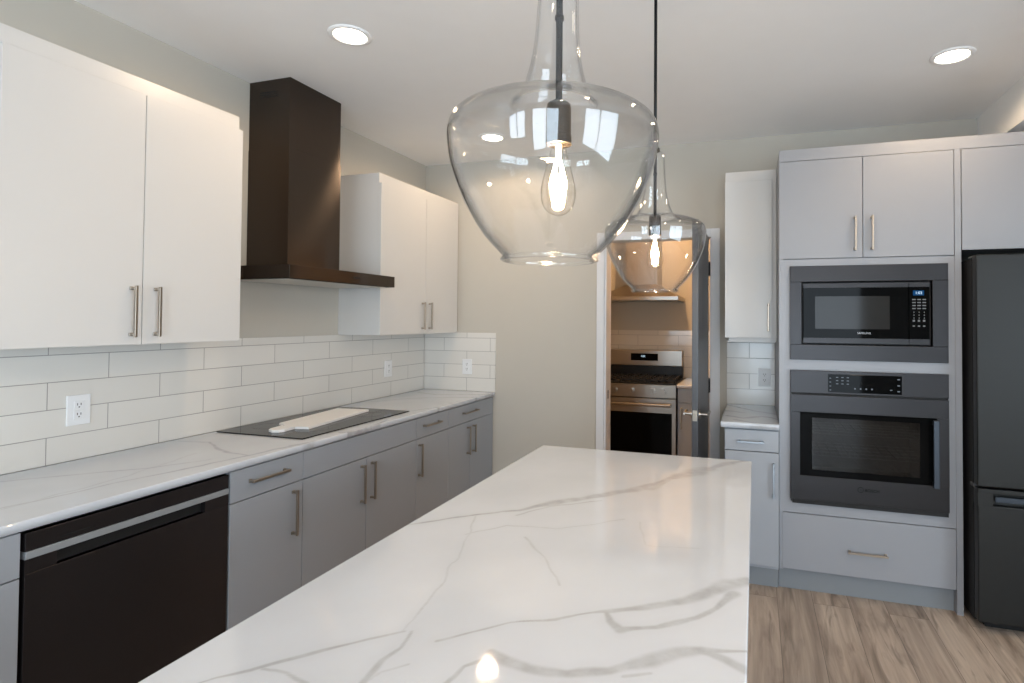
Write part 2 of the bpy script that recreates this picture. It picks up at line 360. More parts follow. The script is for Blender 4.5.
def slab(name, x0, x1, y0, y1, z0, z1, step, veins, label, cat, parent=None):
    e = 0.0018
    nx = int((x1 - x0) / step) + 1; ny = int((y1 - y0) / step) + 1
    gx, gy = np.meshgrid(np.linspace(x0 + e, x1 - e, nx), np.linspace(y0 + e, y1 - e, ny))
    top = np.stack([gx.ravel(), gy.ravel(), np.full(gx.size, z1)], 1)
    idx = np.arange(nx * ny).reshape(ny, nx)
    quads = np.stack([idx[:-1, :-1], idx[:-1, 1:], idx[1:, 1:], idx[1:, :-1]], -1).reshape(-1, 4)
    ring = np.concatenate([idx[0, :-1], idx[:-1, -1], idx[-1, :0:-1], idx[:0:-1, 0]]); n = len(ring)
    rp = top[ring].copy()
    rp[:, 0] = x0 + (rp[:, 0] - x0 - e) / (x1 - x0 - 2 * e) * (x1 - x0); rp[:, 1] = y0 + (rp[:, 1] - y0 - e) / (y1 - y0 - 2 * e) * (y1 - y0)
    r1 = rp.copy(); r1[:, 2] = z1 - e; r2 = rp.copy(); r2[:, 2] = z0
    V = np.concatenate([top, r1, r2]); b1 = nx * ny; b2 = b1 + n
    i = np.arange(n); j = (i + 1) % n
    q1 = np.stack([ring[i], b1 + i, b1 + j, ring[j]], 1); q2 = np.stack([b1 + i, b2 + i, b2 + j, b1 + j], 1)
    faces = np.concatenate([quads, q1, q2])
    me = bpy.data.meshes.new(name)
    c = np.array([(x0 + x1) / 2, (y0 + y1) / 2, z0]); W = V - c
    nl = len(faces) * 4 + n
    me.vertices.add(len(W)); me.vertices.foreach_set('co', W.ravel())
    me.loops.add(nl); me.loops.foreach_set('vertex_index', np.concatenate([faces.ravel(), (b2 + i)[::-1]]))
    me.polygons.add(len(faces) + 1)
    me.polygons.foreach_set('loop_start', np.concatenate([np.arange(len(faces)) * 4, [len(faces) * 4]]))
    me.update(calc_edges=True); me.validate()
    P = V[:, :2].copy()
    P[b2:] += 0.006
    f = vein_field(P, veins)
    a = me.attributes.new('vein', 'FLOAT', 'POINT'); a.data.foreach_set('value', f.astype(np.float32))
    me.materials.append(M['quartz'])
    o = bpy.data.objects.new(name, me); COL.objects.link(o)
    o.location = Vector(c) - (WL[parent] if parent else Vector((0, 0, 0))); o.parent = parent; WL[o] = Vector(c)
    if label: tag(o, label, cat)
    return o

# ------------------------------------------------------------------ room shell
XR = 5.6; YB = -3.2
struct('floor', box(BM(), -0.12, XR + 0.12, YB - 0.12, 5.72, -0.06, 0), M['floor'])
cbm = BM(); box(cbm, -0.12, XR + 0.12, YB - 0.12, 5.72, H, H + 0.08)
struct('ceiling', cbm, M['ceiling'])
struct('wall_left', box(BM(), -0.12, 0, YB - 0.12, D + 0.12, 0, H), M['wall'])
w = BM(); box(w, 0, 1.509, D, D + 0.12, 0, H); box(w, 2.267, XR, D, D + 0.12, 0, H); box(w, 1.509, 2.267, D, D + 0.12, 2.055, H)
struct('wall_back', w, M['wall'])
w = BM(); box(w, XR, XR + .12, YB, -1.9, 0, H); box(w, XR, XR + .12, 0.7, D + .12, 0, H); box(w, XR, XR + .12, -1.9, .7, 0, .4); box(w, XR, XR + .12, -1.9, .7, 2.3, H)
struct('wall_right', w, M['wall'])
w = BM()
for a in ((0, .4, 0, H), (1.7, 2.2, 0, H), (4.2, XR, 0, H), (.4, 1.7, 0, .9), (.4, 1.7, 2.2, H), (2.2, 4.2, 2.2, H)):
    box(w, a[0], a[1], YB - .12, YB, a[2], a[3])
struct('wall_rear', w, M['wall'])
struct('trim_1', box(BM(), 3.85, XR, YB, D, 2.50, H), M['ceiling'])          # dropped ceiling above the fridge
# pantry behind the doorway
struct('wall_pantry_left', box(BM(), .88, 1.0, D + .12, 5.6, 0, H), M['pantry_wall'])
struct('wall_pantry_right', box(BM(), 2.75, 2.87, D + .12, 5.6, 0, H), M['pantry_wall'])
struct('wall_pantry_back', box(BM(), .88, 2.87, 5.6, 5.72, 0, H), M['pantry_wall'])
# rear windows
def window(name, x0, x1, z0, z1, y, mull):
    r = thing(name, ((x0 + x1) / 2, y, z0), None, None, kind='structure')
    f = BM(); t = .05
    box(f, x0, x0 + t, y - .06, y, z0, z1); box(f, x1 - t, x1, y - .06, y, z0, z1); box(f, x0 + t, x1 - t, y - .06, y, z0, z0 + t); box(f, x0 + t, x1 - t, y - .06, y, z1 - t, z1)
    for m_ in mull: box(f, m_ - .035, m_ + .035, y - .06, y, z0 + t, z1 - t)
    obj('window_frame', f, M['trim'], r)
    obj('pane', box(BM(), x0 + t, x1 - t, y - .034, y - .026, z0 + t, z1 - t), M['pane'], r)
window('window_1', 2.2, 4.2, 0.0, 2.2, YB - .02, [3.2])
window('window_2', .4, 1.7, .9, 2.2, YB - .02, [1.05])
r = thing('window_3', (XR + .05, -.6, .4), None, None, kind='structure')
f = BM(); box(f, XR + .02, XR + .08, -1.9, -1.85, .4, 2.3); box(f, XR + .02, XR + .08, .65, .7, .4, 2.3); box(f, XR + .02, XR + .08, -1.85, .65, .4, .45); box(f, XR + .02, XR + .08, -1.85, .65, 2.25, 2.3); box(f, XR + .02, XR + .08, -.63, -.57, .45, 2.25)
obj('window_frame', f, M['trim'], r); obj('pane', box(BM(), XR + .046, XR + .054, -1.85, .65, .45, 2.25), M['pane'], r)

# door casing + jambs
w = BM(); zt = 2.113
box(w, 1.452, 1.509, D - .018, D, 0, zt, .002); box(w, 2.267, 2.327, D - .018, D, 0, zt, .002); box(w, 1.5095, 2.2665, D - .018, D, 2.055, zt, .002)
box(w, 1.5095, 1.524, D - .01, D + .13, 0, 2.05, .001); box(w, 2.259, 2.2665, D + .0, D + .13, 0, 2.05, .001)
struct('trim_2', w, M['trim'])
w = BM(); box(w, .66, 1.45, D - .014, D - .0005, .0005, .11, .003)
struct('baseboard_back', w, M['trim'])
obj('strike_plate', box(BM(), 1.5242, 1.5255, D + .04, D + .062, .90, .96), M['black'], None, label='small black strike plate on the white door jamb', cat='strike plate')

# open door
dr = thing('door_1', (2.24, 3.945, 0.01), None, None, kind='structure')
X0, X1, Y0, Y1 = 2.219, 2.254, 3.20, 3.945
obj('door_leaf', box(BM(), X0, X1, Y0, Y1, .012, 2.048, .0015), M['door'], dr)
for z in (.25, 1.03, 1.83):
    h = BM(); cyl(h, (2.258, 3.951, z - .045), (2.258, 3.951, z + .045), .006, 12); box(h, X1 + .0002, X1 + .002, 3.91, 3.944, z - .045, z + .045)
    cyl(h, (2.258, 3.951, z + .045), (2.258, 3.951, z + .055), .004, 8)
    obj('hinge', h, M['black'], dr)
h = BM(); zc = .945
for s, xx in ((-1, X0), (1, X1)):
    cyl(h, (xx, 3.262, zc), (xx + s * .009, 3.262, zc), .026, 24)
    cyl(h, (xx + s * .009, 3.262, zc), (xx + s * .045, 3.262, zc), .009, 16)
    tube(h, [(xx + s * .045, 3.254, zc), (xx + s * .05, 3.28, zc), (xx + s * .05, 3.375, zc)], .008, 12)
obj('lever_handle', h, M['steel'], dr, smooth=False)
h = BM(); box(h, X0 + .005, X1 - .005, Y0 - .0015, Y0 + .0005, zc - .03, zc + .03, .0004); cyl(h, (2.2365, Y0 - .010, zc), (2.2365, Y0, zc), .009, 16)
obj('latch', h, M['nickel'], dr)

# ------------------------------------------------------------------ backsplashes
b1 = thing('backsplash', (.01, 2.5, .914), 'white glossy subway tile backsplash running along the left wall and corner', 'backsplash')
w = box(BM(), .0005, .010, .55, D - .0115, .915, 1.371, .0008)
obj('left_tiles', w, M['tile_left'], b1, center=False).location = -WL[b1]
w = box(BM(), .0105, .639, D - .010, D - .0005, .915, 1.371, .0008)
obj('corner_tiles', w, M['tile_back'], b1, center=False).location = -WL[b1]
o = obj('backsplash', box(BM(), 2.374, 2.683, D - .010, D - .0005, .915, 1.345, .0008), M['tile_right'], None, center=False,
        label='small white tile backsplash behind the narrow right counter', cat='backsplash')
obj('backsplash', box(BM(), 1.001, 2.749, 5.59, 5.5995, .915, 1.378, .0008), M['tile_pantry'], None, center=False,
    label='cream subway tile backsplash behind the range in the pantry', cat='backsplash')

# ------------------------------------------------------------------ countertops
LV = [([(.02, 1.16, .002), (.112, 1.241, .003), (.216, 1.354, .002), (.404, 1.531, .003), (.50, 1.70, .001)], .45, .004),
      ([(.40, .9, .002), (.47, 1.15, .003), (.485, 1.343, .002), (.551, 1.611, .004), (.59, 1.85, .004), (.61, 2.003, .010), (.645, 2.08, .012)], .5, .004),
      ([(.30, .6, .003), (.466, 1.063, .002), (.44, 1.403, .002), (.35, 1.75, .001)], .3, .006),
      ([(.02, 1.9, .002), (.2, 1.93, .003), (.44, 1.812, .005), (.58, 1.80, .003)], .5, .004),
      ([(.60, 2.30, .004), (.645, 2.33, .011), (.648, 2.43, .009), (.635, 2.55, .005), (.60, 2.68, .003)], .75, .003),
      ([(.02, 3.1, .002), (.19, 3.4, .004), (.35, 3.55, .003), (.613, 3.64, .005), (.645, 3.66, .01)], .5, .006),
      ([(.1, 3.75, .003), (.3, 3.68, .004), (.6, 3.80, .006), (.645, 3.82, .012), (.63, 3.93, .006)], .6, .006),
      ([(.52, 2.9, .002), (.6, 3.1, .003), (.645, 3.15, .007)], .5, .004)]
slab('countertop', .0105, .639, .55, D - .0105, .8865, .914, .004, LV, 'long white veined quartz countertop along the left wall', 'countertop')
RV = [([(2.38, 3.9, .004), (2.46, 3.8, .01), (2.55, 3.72, .006), (2.68, 3.6, .004)], .8, .01), ([(2.40, 3.45, .01), (2.5, 3.40, .006), (2.6, 3.5, .012), (2.68, 3.42, .006)], .7, .01),
      ([(2.45, 3.33, .008), (2.55, 3.26, .012), (2.66, 3.245, .012)], .6, .004), ([(2.38, 3.65, .012), (2.5, 3.6, .008)], .6, .01)]
slab('countertop', 2.374, 2.683, 3.247, D - .0105, .884, .914, .004, RV, 'narrow white quartz countertop beside the oven cabinet', 'countertop')
IV = [([(1.651, 1.33, .002), (1.781, 1.457, .003), (1.894, 1.538, .005), (1.97, 1.637, .012), (2.058, 1.728, .009), (2.14, 1.81, .016), (2.185, 1.865, .014), (2.24, 1.97, .006), (2.317, 2.085, .020), (2.38, 2.18, .022), (2.433, 2.277, .016), (2.532, 2.39, .008)], .62, .005),
      ([(1.90, 1.50, .002), (1.97, 1.60, .003), (2.10, 1.70, .002)], .4, .005),
      ([(2.185, 1.86, .006), (2.22, 1.88, .012), (2.26, 1.99, .006)], .5, .004),
      ([(2.026, .871, .0015), (2.072, .916, .0015), (2.12, .963, .002), (2.199, 1.004, .0025), (2.276, 1.063, .004), (2.35, 1.099, .007), (2.425, 1.156, .010), (2.49, 1.23, .014), (2.544, 1.285, .012)], .62, .003),
      ([(2.281, 1.065, .003), (2.300, 1.03, .005), (2.324, 1.008, .008), (2.384, 1.038, .007), (2.454, 1.094, .004), (2.484, 1.138, .004), (2.515, 1.21, .010)], .62, .002),
      ([(2.131, .873, .005), (2.165, .858, .008), (2.212, .85, .010), (2.24, .85, .009), (2.272, .855, .006), (2.334, .884, .006), (2.39, .932, .010), (2.425, .965, .010), (2.47, .988, .006), (2.545, 1.009, .003)], .6, .002),
      ([(2.445, .98, .005), (2.48, .986, .005), (2.51, .975, .006), (2.544, .955, .007)], .55, .002),
      ([(2.36, .88, .003), (2.40, .90, .002)], .4, .002),
      ([(1.73, .64, .0015), (1.756, .676, .002), (1.804, .731, .0025), (1.859, .789, .003), (1.912, .844, .003), (1.958, .883, .0015)], .62, .002),
      ([(1.807, .717, .002), (1.85, .722, .002), (1.896, .711, .0025), (1.93, .69, .002)], .5, .002),
      ([(1.985, .66, .003), (1.979, .73, .003), (1.97, .799, .0035), (1.978, .837, .002), (1.966, .885, .0015)], .6, .002),
      ([(1.958, .883, .0015), (1.93, 1.006, .0015), (1.908, 1.111, .001), (1.875, 1.237, .001), (1.80, 1.45, .001)], .33, .006),
      ([(1.978, .72, .002), (1.99, .77, .0015), (2.02, .80, .0012)], .35, .002),
      ([(1.988, 1.362, .002), (2.02, 1.32, .0025), (2.074, 1.266, .0015), (2.164, 1.137, .001)], .35, .005),
      ([(1.835, 1.324, .0012), (1.912, 1.417, .0015), (2.043, 1.438, .001), (2.211, 1.565, .001)], .35, .006),
      ([(2.1, .75, .0035), (2.107, .821, .002), (2.14, .86, .004)], .5, .002),
      ([(2.25, 1.55, .001), (2.30, 1.40, .001), (2.42, 1.42, .001)], .22, .006)]

isl = thing('kitchen_island', (2.1, 1.3, 0), 'large kitchen island topped with white quartz with flowing grey veins', 'kitchen island')
slab('island_countertop', 1.650, 2.545, .20, 2.368, .884, .914, .003, IV, None, None, isl)
obj('island_base', box(BM(), 1.70, 2.30, .25, 2.32, .10, .883, .002), M['grey_cab'], isl)
obj('toe_kick', box(BM(), 1.76, 2.28, .27, 2.30, 0.0, .0995), M['toe'], isl)

# ------------------------------------------------------------------ left base cabinets
XF = .627
def front(name, parent, y0, y1, z0, z1, m=None, x0=XF - .019, x1=XF):
    return obj(name, box(BM(), x0, x1, y0 + .0015, y1 - .0015, z0, z1, .0012), m or M['grey_cab'], parent)
def left_base(y0, y1, label, parts, yend=None):
    c = thing('base_cabinet', (.3, (y0 + y1) / 2, 0), label, 'base cabinet', 'grey base cabinets on the left wall')
    obj('body', box(BM(), .012, .606, y0 + .0008, (yend or y1) - .0008, .115, .8855), M['grey_cab'], c)
    obj('toe_kick', box(BM(), .012, .55, y0 + .001, (yend or y1) - .001, 0, .1145), M['toe'], c)
    for p in parts:
        if p[0] == 'drawer':
            d = front('drawer', c, p[1], p[2], .757, .879)
            bar_handle(d, (XF, p[3], .824), (0, 1, 0), p[4], (1, 0, 0))
        elif p[0] == 'panel': front('false_front', c, p[1], p[2], .757, .879)
        elif p[0] == 'filler': obj('filler_strip', box(BM(), XF - .019, XF - .004, p[1], p[2], .118, .88), M['grey_cab'], c)
        else:
            d = front('door', c, p[1], p[2], .118, .753)
            bar_handle(d, (XF, p[3], .627), (0, 0, 1), .197, (1, 0, 0))
left_base(.57, 1.029, 'grey base cabinet left of the black dishwasher', [('drawer', .57, 1.029, .80, .19), ('door', .57, 1.029, .62)])
left_base(1.676, 2.043, 'grey base cabinet with one drawer directly right of the dishwasher', [('drawer', 1.676, 2.043, 1.85, .19), ('door', 1.676, 2.043, 1.986)])
left_base(2.043, 2.925, 'wide grey two-door base cabinet under the cooktop with a plain panel', [('panel', 2.043, 2.925), ('door', 2.043, 2.475, 2.434), ('door', 2.475, 2.925, 2.514)])
left_base(2.925, 3.295, 'narrow grey base cabinet with one drawer right of the cooktop', [('drawer', 2.925, 3.295, 3.083, .185), ('door', 2.925, 3.295, 2.953)])
left_base(3.295, 3.955, 'grey two-door base cabinet in the corner at the end of the left run', [('drawer', 3.295, 3.925, 3.576, .205), ('door', 3.295, 3.589, 3.548), ('door', 3.589, 3.925, 3.63), ('filler', 3.927, 3.957)])

# dishwasher
dw = thing('dishwasher', (.3, 1.348, 0), 'black stainless dishwasher with a steel bar strip under the left counter', 'dishwasher')
obj('body', box(BM(), .02, .600, 1.032, 1.673, .10, .884), M['gap'], dw)
obj('toe_kick', box(BM(), .02, .56, 1.034, 1.671, 0, .099), M['black'], dw)
a, b = 1.038, 1.669
obj('control_panel', box(BM(), .602, XF, a, b, .822, .873, .0015), M['dw_steel'], dw)
w = BM(); box(w, .602, XF, a, b, .104, .760, .0015); box(w, .602, XF, a, 1.114, .7602, .800); box(w, .602, XF, 1.573, b, .7602, .800)
obj('door_panel', w, M['dw_steel'], dw)
obj('handle_pocket', box(BM(), .601, .606, 1.114, 1.573, .7602, .800), M['gap'], dw)
obj('handle_strip', box(BM(), .602, XF + .004, a, b, .8005, .8215, .002), M['strip'], dw, label='bright steel strip')
obj('badge', box(BM(), XF, XF + .0008, 1.12, 1.212, .8335, .8375), M['gap'], dw)

# cooktop and board
ck = thing('cooktop', (.3, 2.53, .914), 'black glass electric cooktop set in the left countertop', 'cooktop')
obj('glass_top', box(BM(), .035, .560, 2.107, 2.952, .9145, .9195, .002), M['cooktop'], ck)
w = BM()
for (x, y, rr) in ((.17, 2.30, .08), (.41, 2.33, .10), (.29, 2.54, .12), (.17, 2.77, .09), (.42, 2.76, .075)):
    for q in (0, .0012):
        pass
    lathe(w, [(rr, 0), (rr + .0015, 0), (rr + .0015, .0003), (rr, .0003), (rr, 0)], (x, y, .9195), 64)
obj('burner_rings', w, M['print_dark'], ck)
bd = [(.192, 2.347), (.350, 2.262), (.43, 2.275), (.352, 2.86), (.136, 2.830)]
poly = [(.197, 2.330), (.136, 2.830), (.345, 2.850), (.425, 2.290), (.352, 2.277), (.362, 2.20), (.350, 2.175), (.320, 2.165), (.285, 2.180), (.272, 2.205), (.262, 2.310)]
w = BM(); prism(w, poly, .9202, .932, .002)
obj('paddle_board', w, M['paper'], None, label='long white paddle-shaped board lying on the black glass cooktop', cat='board')

# ------------------------------------------------------------------ upper cabinets, left wall
def left_upper(y0, y1, split, h, label, fill=None):
    c = thing('wall_cabinet', (.16, (y0 + y1) / 2, 1.3725), label, 'wall cabinet', 'white wall cabinets on the left wall')
    obj('body', box(BM(), .0005, .299, y0, (fill or y1), 1.3725, 2.398, .001), M['white_cab'], c)
    for k, (a, b) in enumerate(((y0, split), (split, y1))):
        d = obj('door', box(BM(), .301, .320, a + (.0015 if k else -.004), b - .0015 + (.004 if k else 0), 1.3728, 2.333, .0014), M['white_cab'], c)
        bar_handle(d, (.320, h[k], 1.498), (0, 0, 1), .193, (1, 0, 0))
left_upper(1.117, 1.974, 1.549, (1.508, 1.597), 'large white two-door wall cabinet left of the range hood')
left_upper(2.981, 3.925, 3.484, (3.441, 3.530), 'white two-door wall cabinet between the range hood and the corner', 3.9695)

# range hood
hd = thing('range_hood', (.2, 2.53, 1.665), 'black stainless chimney range hood above the cooktop', 'range hood')
obj('canopy', box(BM(), .0005, .450, 2.126, 2.941, 1.668, 1.733, .001), M['black_steel'], hd)
ch = obj('chimney', box(BM(), .0005, .2715, 2.2915, 2.668, 1.7335, 2.36, .001), M['black_steel'], hd)
obj('chimney', box(BM(), .0005, .2695, 2.2935, 2.666, 2.3605, H - .0005, .001), M['black_steel'], hd)
w = BM()
for k in range(3): box(w, .07, .19, 2.2925, 2.2932, 2.655 - k * .012, 2.660 - k * .012)
obj('vent_slots', w, M['gap'], hd)
obj('filter_panel', box(BM(), .04, .41, 2.16, 2.905, 1.6655, 1.6678), M['hood_liner'], hd)
text('logo', 'BOSCH', .018, (.4508, 2.60, 1.701), (math.radians(90), 0, math.radians(90)), M['print_dark'], hd)
w = BM()
for k in range(4): box(w, .4501, .4508, 2.56 + k * .02, 2.566 + k * .02, 1.678, 1.681)
obj('control_marks', w, M['print_dark'], hd)

# ------------------------------------------------------------------ outlets
def outlet(c, n, label):
    """c centre on wall, n = wall normal axis: 'x' or 'y' (facing -y)"""
    t = thing('wall_outlet', c, label, 'outlet', 'white wall outlets')
    def bx(bm, u0, u1, z0, z1, d0, d1, bev=0):
        if n == 'x': box(bm, c[0] + d0, c[0] + d1, c[1] + u0, c[1] + u1, c[2] + z0, c[2] + z1, bev)
        else: box(bm, c[0] + u0, c[0] + u1, c[1] - d1, c[1] - d0, c[2] + z0, c[2] + z1, bev)
    w = BM(); bx(w, -.041, .041, -.059, .059, .0003, .006, .002); obj('cover_plate', w, M['plastic'], t)
    w = BM(); bx(w, -.018, .018, -.036, -.002, .0061, .0085, .0015); bx(w, -.018, .018, .002, .036, .0061, .0085, .0015); obj('receptacle', w, M['plastic'], t)
    for z in (-.019, .019):
        for sl in ((-.008, -.005, z - .001, z + .008), (.004, .007, z - .001, z + .008), (-.003, .002, z - .010, z - .005)):
            w = BM(); bx(w, *sl, .0082, .0088); obj('slot', w, M['slot'], t)
outlet((.010, 1.528, 1.110), 'x', 'white outlet on the tiled left wall nearest the camera, above the dishwasher')
outlet((.010, 3.488, 1.115), 'x', 'white outlet on the left wall tile beyond the cooktop')
outlet((.398, D - .010, 1.105), 'y', 'white outlet on the short tiled corner wall')
outlet((2.618, D - .010, 1.100), 'y', 'white outlet above the narrow right counter')

# ------------------------------------------------------------------ right run
YT = 3.305
def ypanel(name, parent, x0, x1, z0, z1, y, m, th=.019, bev=.0014):
    return obj(name, box(BM(), x0, x1, y, y + th, z0, z1, bev), m, parent)
# narrow base cabinet
c = thing('base_cabinet', (2.54, 3.6, 0), 'narrow grey base cabinet with drawer between the doorway and the oven', 'base cabinet')
obj('body', box(BM(), 2.392, 2.682, 3.292, D - .001, .115, .8835), M['grey_cab'], c)
obj('toe_kick', box(BM(), 2.392, 2.682, 3.335, D - .001, 0, .1145), M['toe'], c)
d = ypanel('drawer', c, 2.396, 2.681, .757, .872, 3.271, M['grey_cab']); bar_handle(d, (2.535, 3.271, .810), (1, 0, 0), .14, (0, -1, 0), M['mid_steel'])
d = ypanel('door', c, 2.396, 2.681, .135, .752, 3.271, M['grey_cab']); bar_handle(d, (2.654, 3.271, .607), (0, 0, 1), .19, (0, -1, 0), M['mid_steel'])
# white upper
c = thing('wall_cabinet', (2.53, 3.8, 1.3725), 'narrow white wall cabinet left of the oven cabinet', 'wall cabinet')
obj('body', box(BM(), 2.380, 2.6825, 3.632, D - .0005, 1.373, 2.408, .001), M['white_cab'], c)
d = ypanel('door', c, 2.378, 2.656, 1.3733, 2.343, 3.611, M['white_cab']); bar_handle(d, (2.634, 3.611, 1.498), (0, 0, 1), .17, (0, -1, 0))
obj('light_rail', box(BM(), 2.40, 2.6825, 3.66, D - .001, 1.346, 1.3725), M['white_cab'], c)
# tall oven cabinet
c = thing('oven_cabinet', (3.12, 3.64, 0), 'tall grey oven cabinet holding the microwave and wall oven', 'tall cabinet')
G = M['light_grey_cab']; xl, xr = 2.685, 3.559
obj('left_side', box(BM(), xl, xl + .02, YT + .061, D - .001, .0, 2.425), G, c)
obj('right_side', box(BM(), xr - .029, xr, YT, D - .001, .0, 2.362, .001), G, c)
w = BM(); yb0, yb1 = YT + .003, YT + .03
box(w, xl + .0205, 2.745, yb0, yb1, .432, 1.816); box(w, 3.490, 3.5295, yb0, yb1, .432, 1.816)
box(w, 2.745, 3.490, yb0, yb1, .432, .494); box(w, 2.745, 3.490, yb0, yb1, 1.206, 1.272); box(w, 2.745, 3.490, yb0, yb1, 1.775, 1.816)
box(w, xl, xl + .0203, yb0, YT + .0605, .118, 2.362)
obj('face_frame', w, G, c)
obj('back_panel', box(BM(), xl + .021, 3.5295, D - .02, D - .001, .0, 2.36), G, c)
obj('upper_box', box(BM(), xl + .021, 3.5295, YT + .0205, D - .021, 1.817, 2.36), G, c)
obj('lower_box', box(BM(), xl + .021, 3.5295, YT + .0205, D - .021, .118, .4315), G, c)
obj('top_fascia', box(BM(), xl, 4.48, YT + .004, YT + .024, 2.3635, 2.428, .0012), G, c)
obj('toe_kick', box(BM(), xl, 3.5295, YT + .045, YT + .06, .0, .1175), M['toe'], c)
for x0, x1, hx in ((xl, 3.1045, 3.068), (3.1075, 3.5275, 3.150)):
    d = ypanel('door', c, x0, x1, 1.820, 2.360, YT, G); bar_handle(d, (hx, YT, 1.948), (0, 0, 1), .185, (0, -1, 0))
d = ypanel('drawer', c, 2.700, 3.528, .124, .428, YT, G); bar_handle(d, (3.122, YT, .256), (1, 0, 0), .19, (0, -1, 0))
# over-fridge cabinet
c = thing('fridge_cabinet', (4.02, 3.64, 1.845), 'grey wall cabinet directly above the fridge', 'wall cabinet')
obj('body', box(BM(), 3.5605, 4.48, YT + .021, D - .001, 1.847, 2.3625), G, c)
d = ypanel('door', c, 3.5625, 4.020, 1.845, 2.360, YT, G); bar_handle(d, (3.985, YT, 1.955), (0, 0, 1), .185, (0, -1, 0))
d = ypanel('door', c, 4.0225, 4.48, 1.845, 2.360, YT, G); bar_handle(d, (4.058, YT, 1.955), (0, 0, 1), .185, (0, -1, 0))
obj('end_panel', box(BM(), 4.4815, 4.50, YT, D - .001, 0, 2.43), G, c)

# microwave
RX = (math.radians(90), 0, 0)
c = thing('microwave', (3.118, 3.4, 1.27), 'built-in black microwave in a dark steel trim above the wall oven', 'microwave')
yf = YT - .016
x0, x1, z0, z1 = 2.740, 3.496, 1.268, 1.778; ix0, ix1, iz0, iz1 = 2.800, 3.425, 1.352, 1.690
w = BM(); box(w, x0, x1, yf, YT + .001, z0, iz0 - .001, .002); box(w, x0, x1, yf, YT + .001, iz1 + .001, z1, .002); box(w, x0, ix0 - .001, yf, YT + .001, iz0 - .0008, iz1 + .0008, .0005); box(w, ix1 + .001, x1, yf, YT + .001, iz0 - .0008, iz1 + .0008, .0005)
obj('trim_frame', w, M['dark_steel'], c)
obj('body', box(BM(), ix0 + .003, ix1 - .003, YT + .006, YT + .40, iz0 + .003, iz1 - .003), M['gap'], c)
mx0, mx1, mz0, mz1 = ix0 + .008, ix1 - .012, iz0 + .008, iz1 - .008
yd = yf + .004
dd = obj('door', box(BM(), mx0, 3.318, yd + .001, YT + .005, mz0, mz1, .002), M['black_gloss'], c)
obj('top_strip', box(BM(), mx0, 3.318, yd - .001, yd + .0008, mz1 - .024, mz1, .0005), M['dark_steel'], dd)
obj('bottom_strip', box(BM(), mx0, 3.318, yd - .001, yd + .0008, mz0, mz0 + .028, .0005), M['dark_steel'], dd)
wn = mat('microwave_window_mesh', (40, 40, 40), 0.08, 0, 0.14)
obj('window', box(BM(), 2.868, 3.230, yd + .0002, yd + .0009, 1.437, 1.612), wn, dd)
text('logo', 'SAMSUNG', .0135, (3.108, yd + .0004, 1.415), RX, M['print'], dd, xs=1.05)
cp = obj('control_panel', box(BM(), 3.320, mx1, yd + .001, YT + .005, mz0, mz1, .002), M['black_gloss'], c)
obj('top_strip', box(BM(), 3.320, mx1, yd - .001, yd + .0008, mz1 - .024, mz1, .0005), M['dark_steel'], cp)
obj('bottom_strip', box(BM(), 3.320, mx1, yd - .001, yd + .0008, mz0, mz0 + .028, .0005), M['dark_steel'], cp)
obj('display', box(BM(), 3.338, 3.388, yd + .0002, yd + .0009, 1.614, 1.640), M['display_blue'], cp)
text('digits', '1:02', .019, (3.364, yd, 1.627), RX, M['display_white'], cp, xs=1.0, depth=.0002)
def mark(par, m_, *b):
    obj('button', box(BM(), *b), m_, par)
for r_ in range(4):
    for k in range(3): mark(cp, M['print_dim'], 3.334 + k * .0235, 3.350 + k * .0235, yd + .0002, yd + .0009, 1.590 - r_ * .0155, 1.5955 - r_ * .0155)
for r_ in range(3):
    for k in range(3): mark(cp, M['print_dim'], 3.340 + k * .0235, 3.344 + k * .0235, yd + .0002, yd + .0009, 1.524 - r_ * .015, 1.530 - r_ * .015)
for k in range(3): mark(cp, M['print_dim'], 3.336 + k * .0235, 3.346 + k * .0235, yd + .0002, yd + .0009, 1.478, 1.488)
for k in range(3): mark(cp, M['print_dim'], 3.336 + k * .0235, 3.346 + k * .0235, yd + .0002, yd + .0009, 1.452, 1.459)

# wall oven
c = thing('wall_oven', (3.118, 3.4, .49), 'dark stainless built-in wall oven with a vertical bar handle', 'oven')
yf = YT - .020; x0, x1 = 2.741, 3.495
cp = obj('control_panel', box(BM(), x0, x1, yf, YT + .002, 1.088, 1.2105, .002), M['dark_steel'], c)
dp = obj('display', box(BM(), 2.931, 3.283, yf - .0012, yf + .0005, 1.098, 1.194, .0005), M['black_gloss'], cp)
for k in range(4): mark(dp, M['led'], 2.938, 2.946, yf - .0016, yf - .001, 1.108 + k * .021, 1.112 + k * .021)
for k in range(3):
    for r_ in range(3): mark(dp, M['led'], 2.970 + k * .026, 2.981 + k * .026, yf - .0016, yf - .001, 1.142 + r_ * .017, 1.146 + r_ * .017)
for k in range(4): obj('button', cyl(BM(), (3.062 + k * .027, yf - .001, 1.121), (3.062 + k * .027, yf - .0016, 1.121), .0042, 12), M['led'], dp)
for z in (1.112, 1.142, 1.174): mark(dp, M['led'], 3.262, 3.274, yf - .0016, yf - .001, z, z + .005)
mark(dp, M['led'], 3.228, 3.238, yf - .0016, yf - .001, 1.118, 1.122)
obj('body', box(BM(), 2.748, 3.487, YT + .03, YT + .58, .497, .575), M['gap'], c)
w = BM()   # cavity shell
box(w, 2.748, 2.800, YT + .0305, YT + .55, .5755, 1.03); box(w, 3.435, 3.487, YT + .0305, YT + .55, .5755, 1.03); box(w, 2.748, 3.487, YT + .0305, YT + .55, 1.0305, 1.20); box(w, 2.8005, 3.4345, YT + .50, YT + .55, .5755, 1.03)
obj('cavity', w, M['cavity'], c)
w = BM()
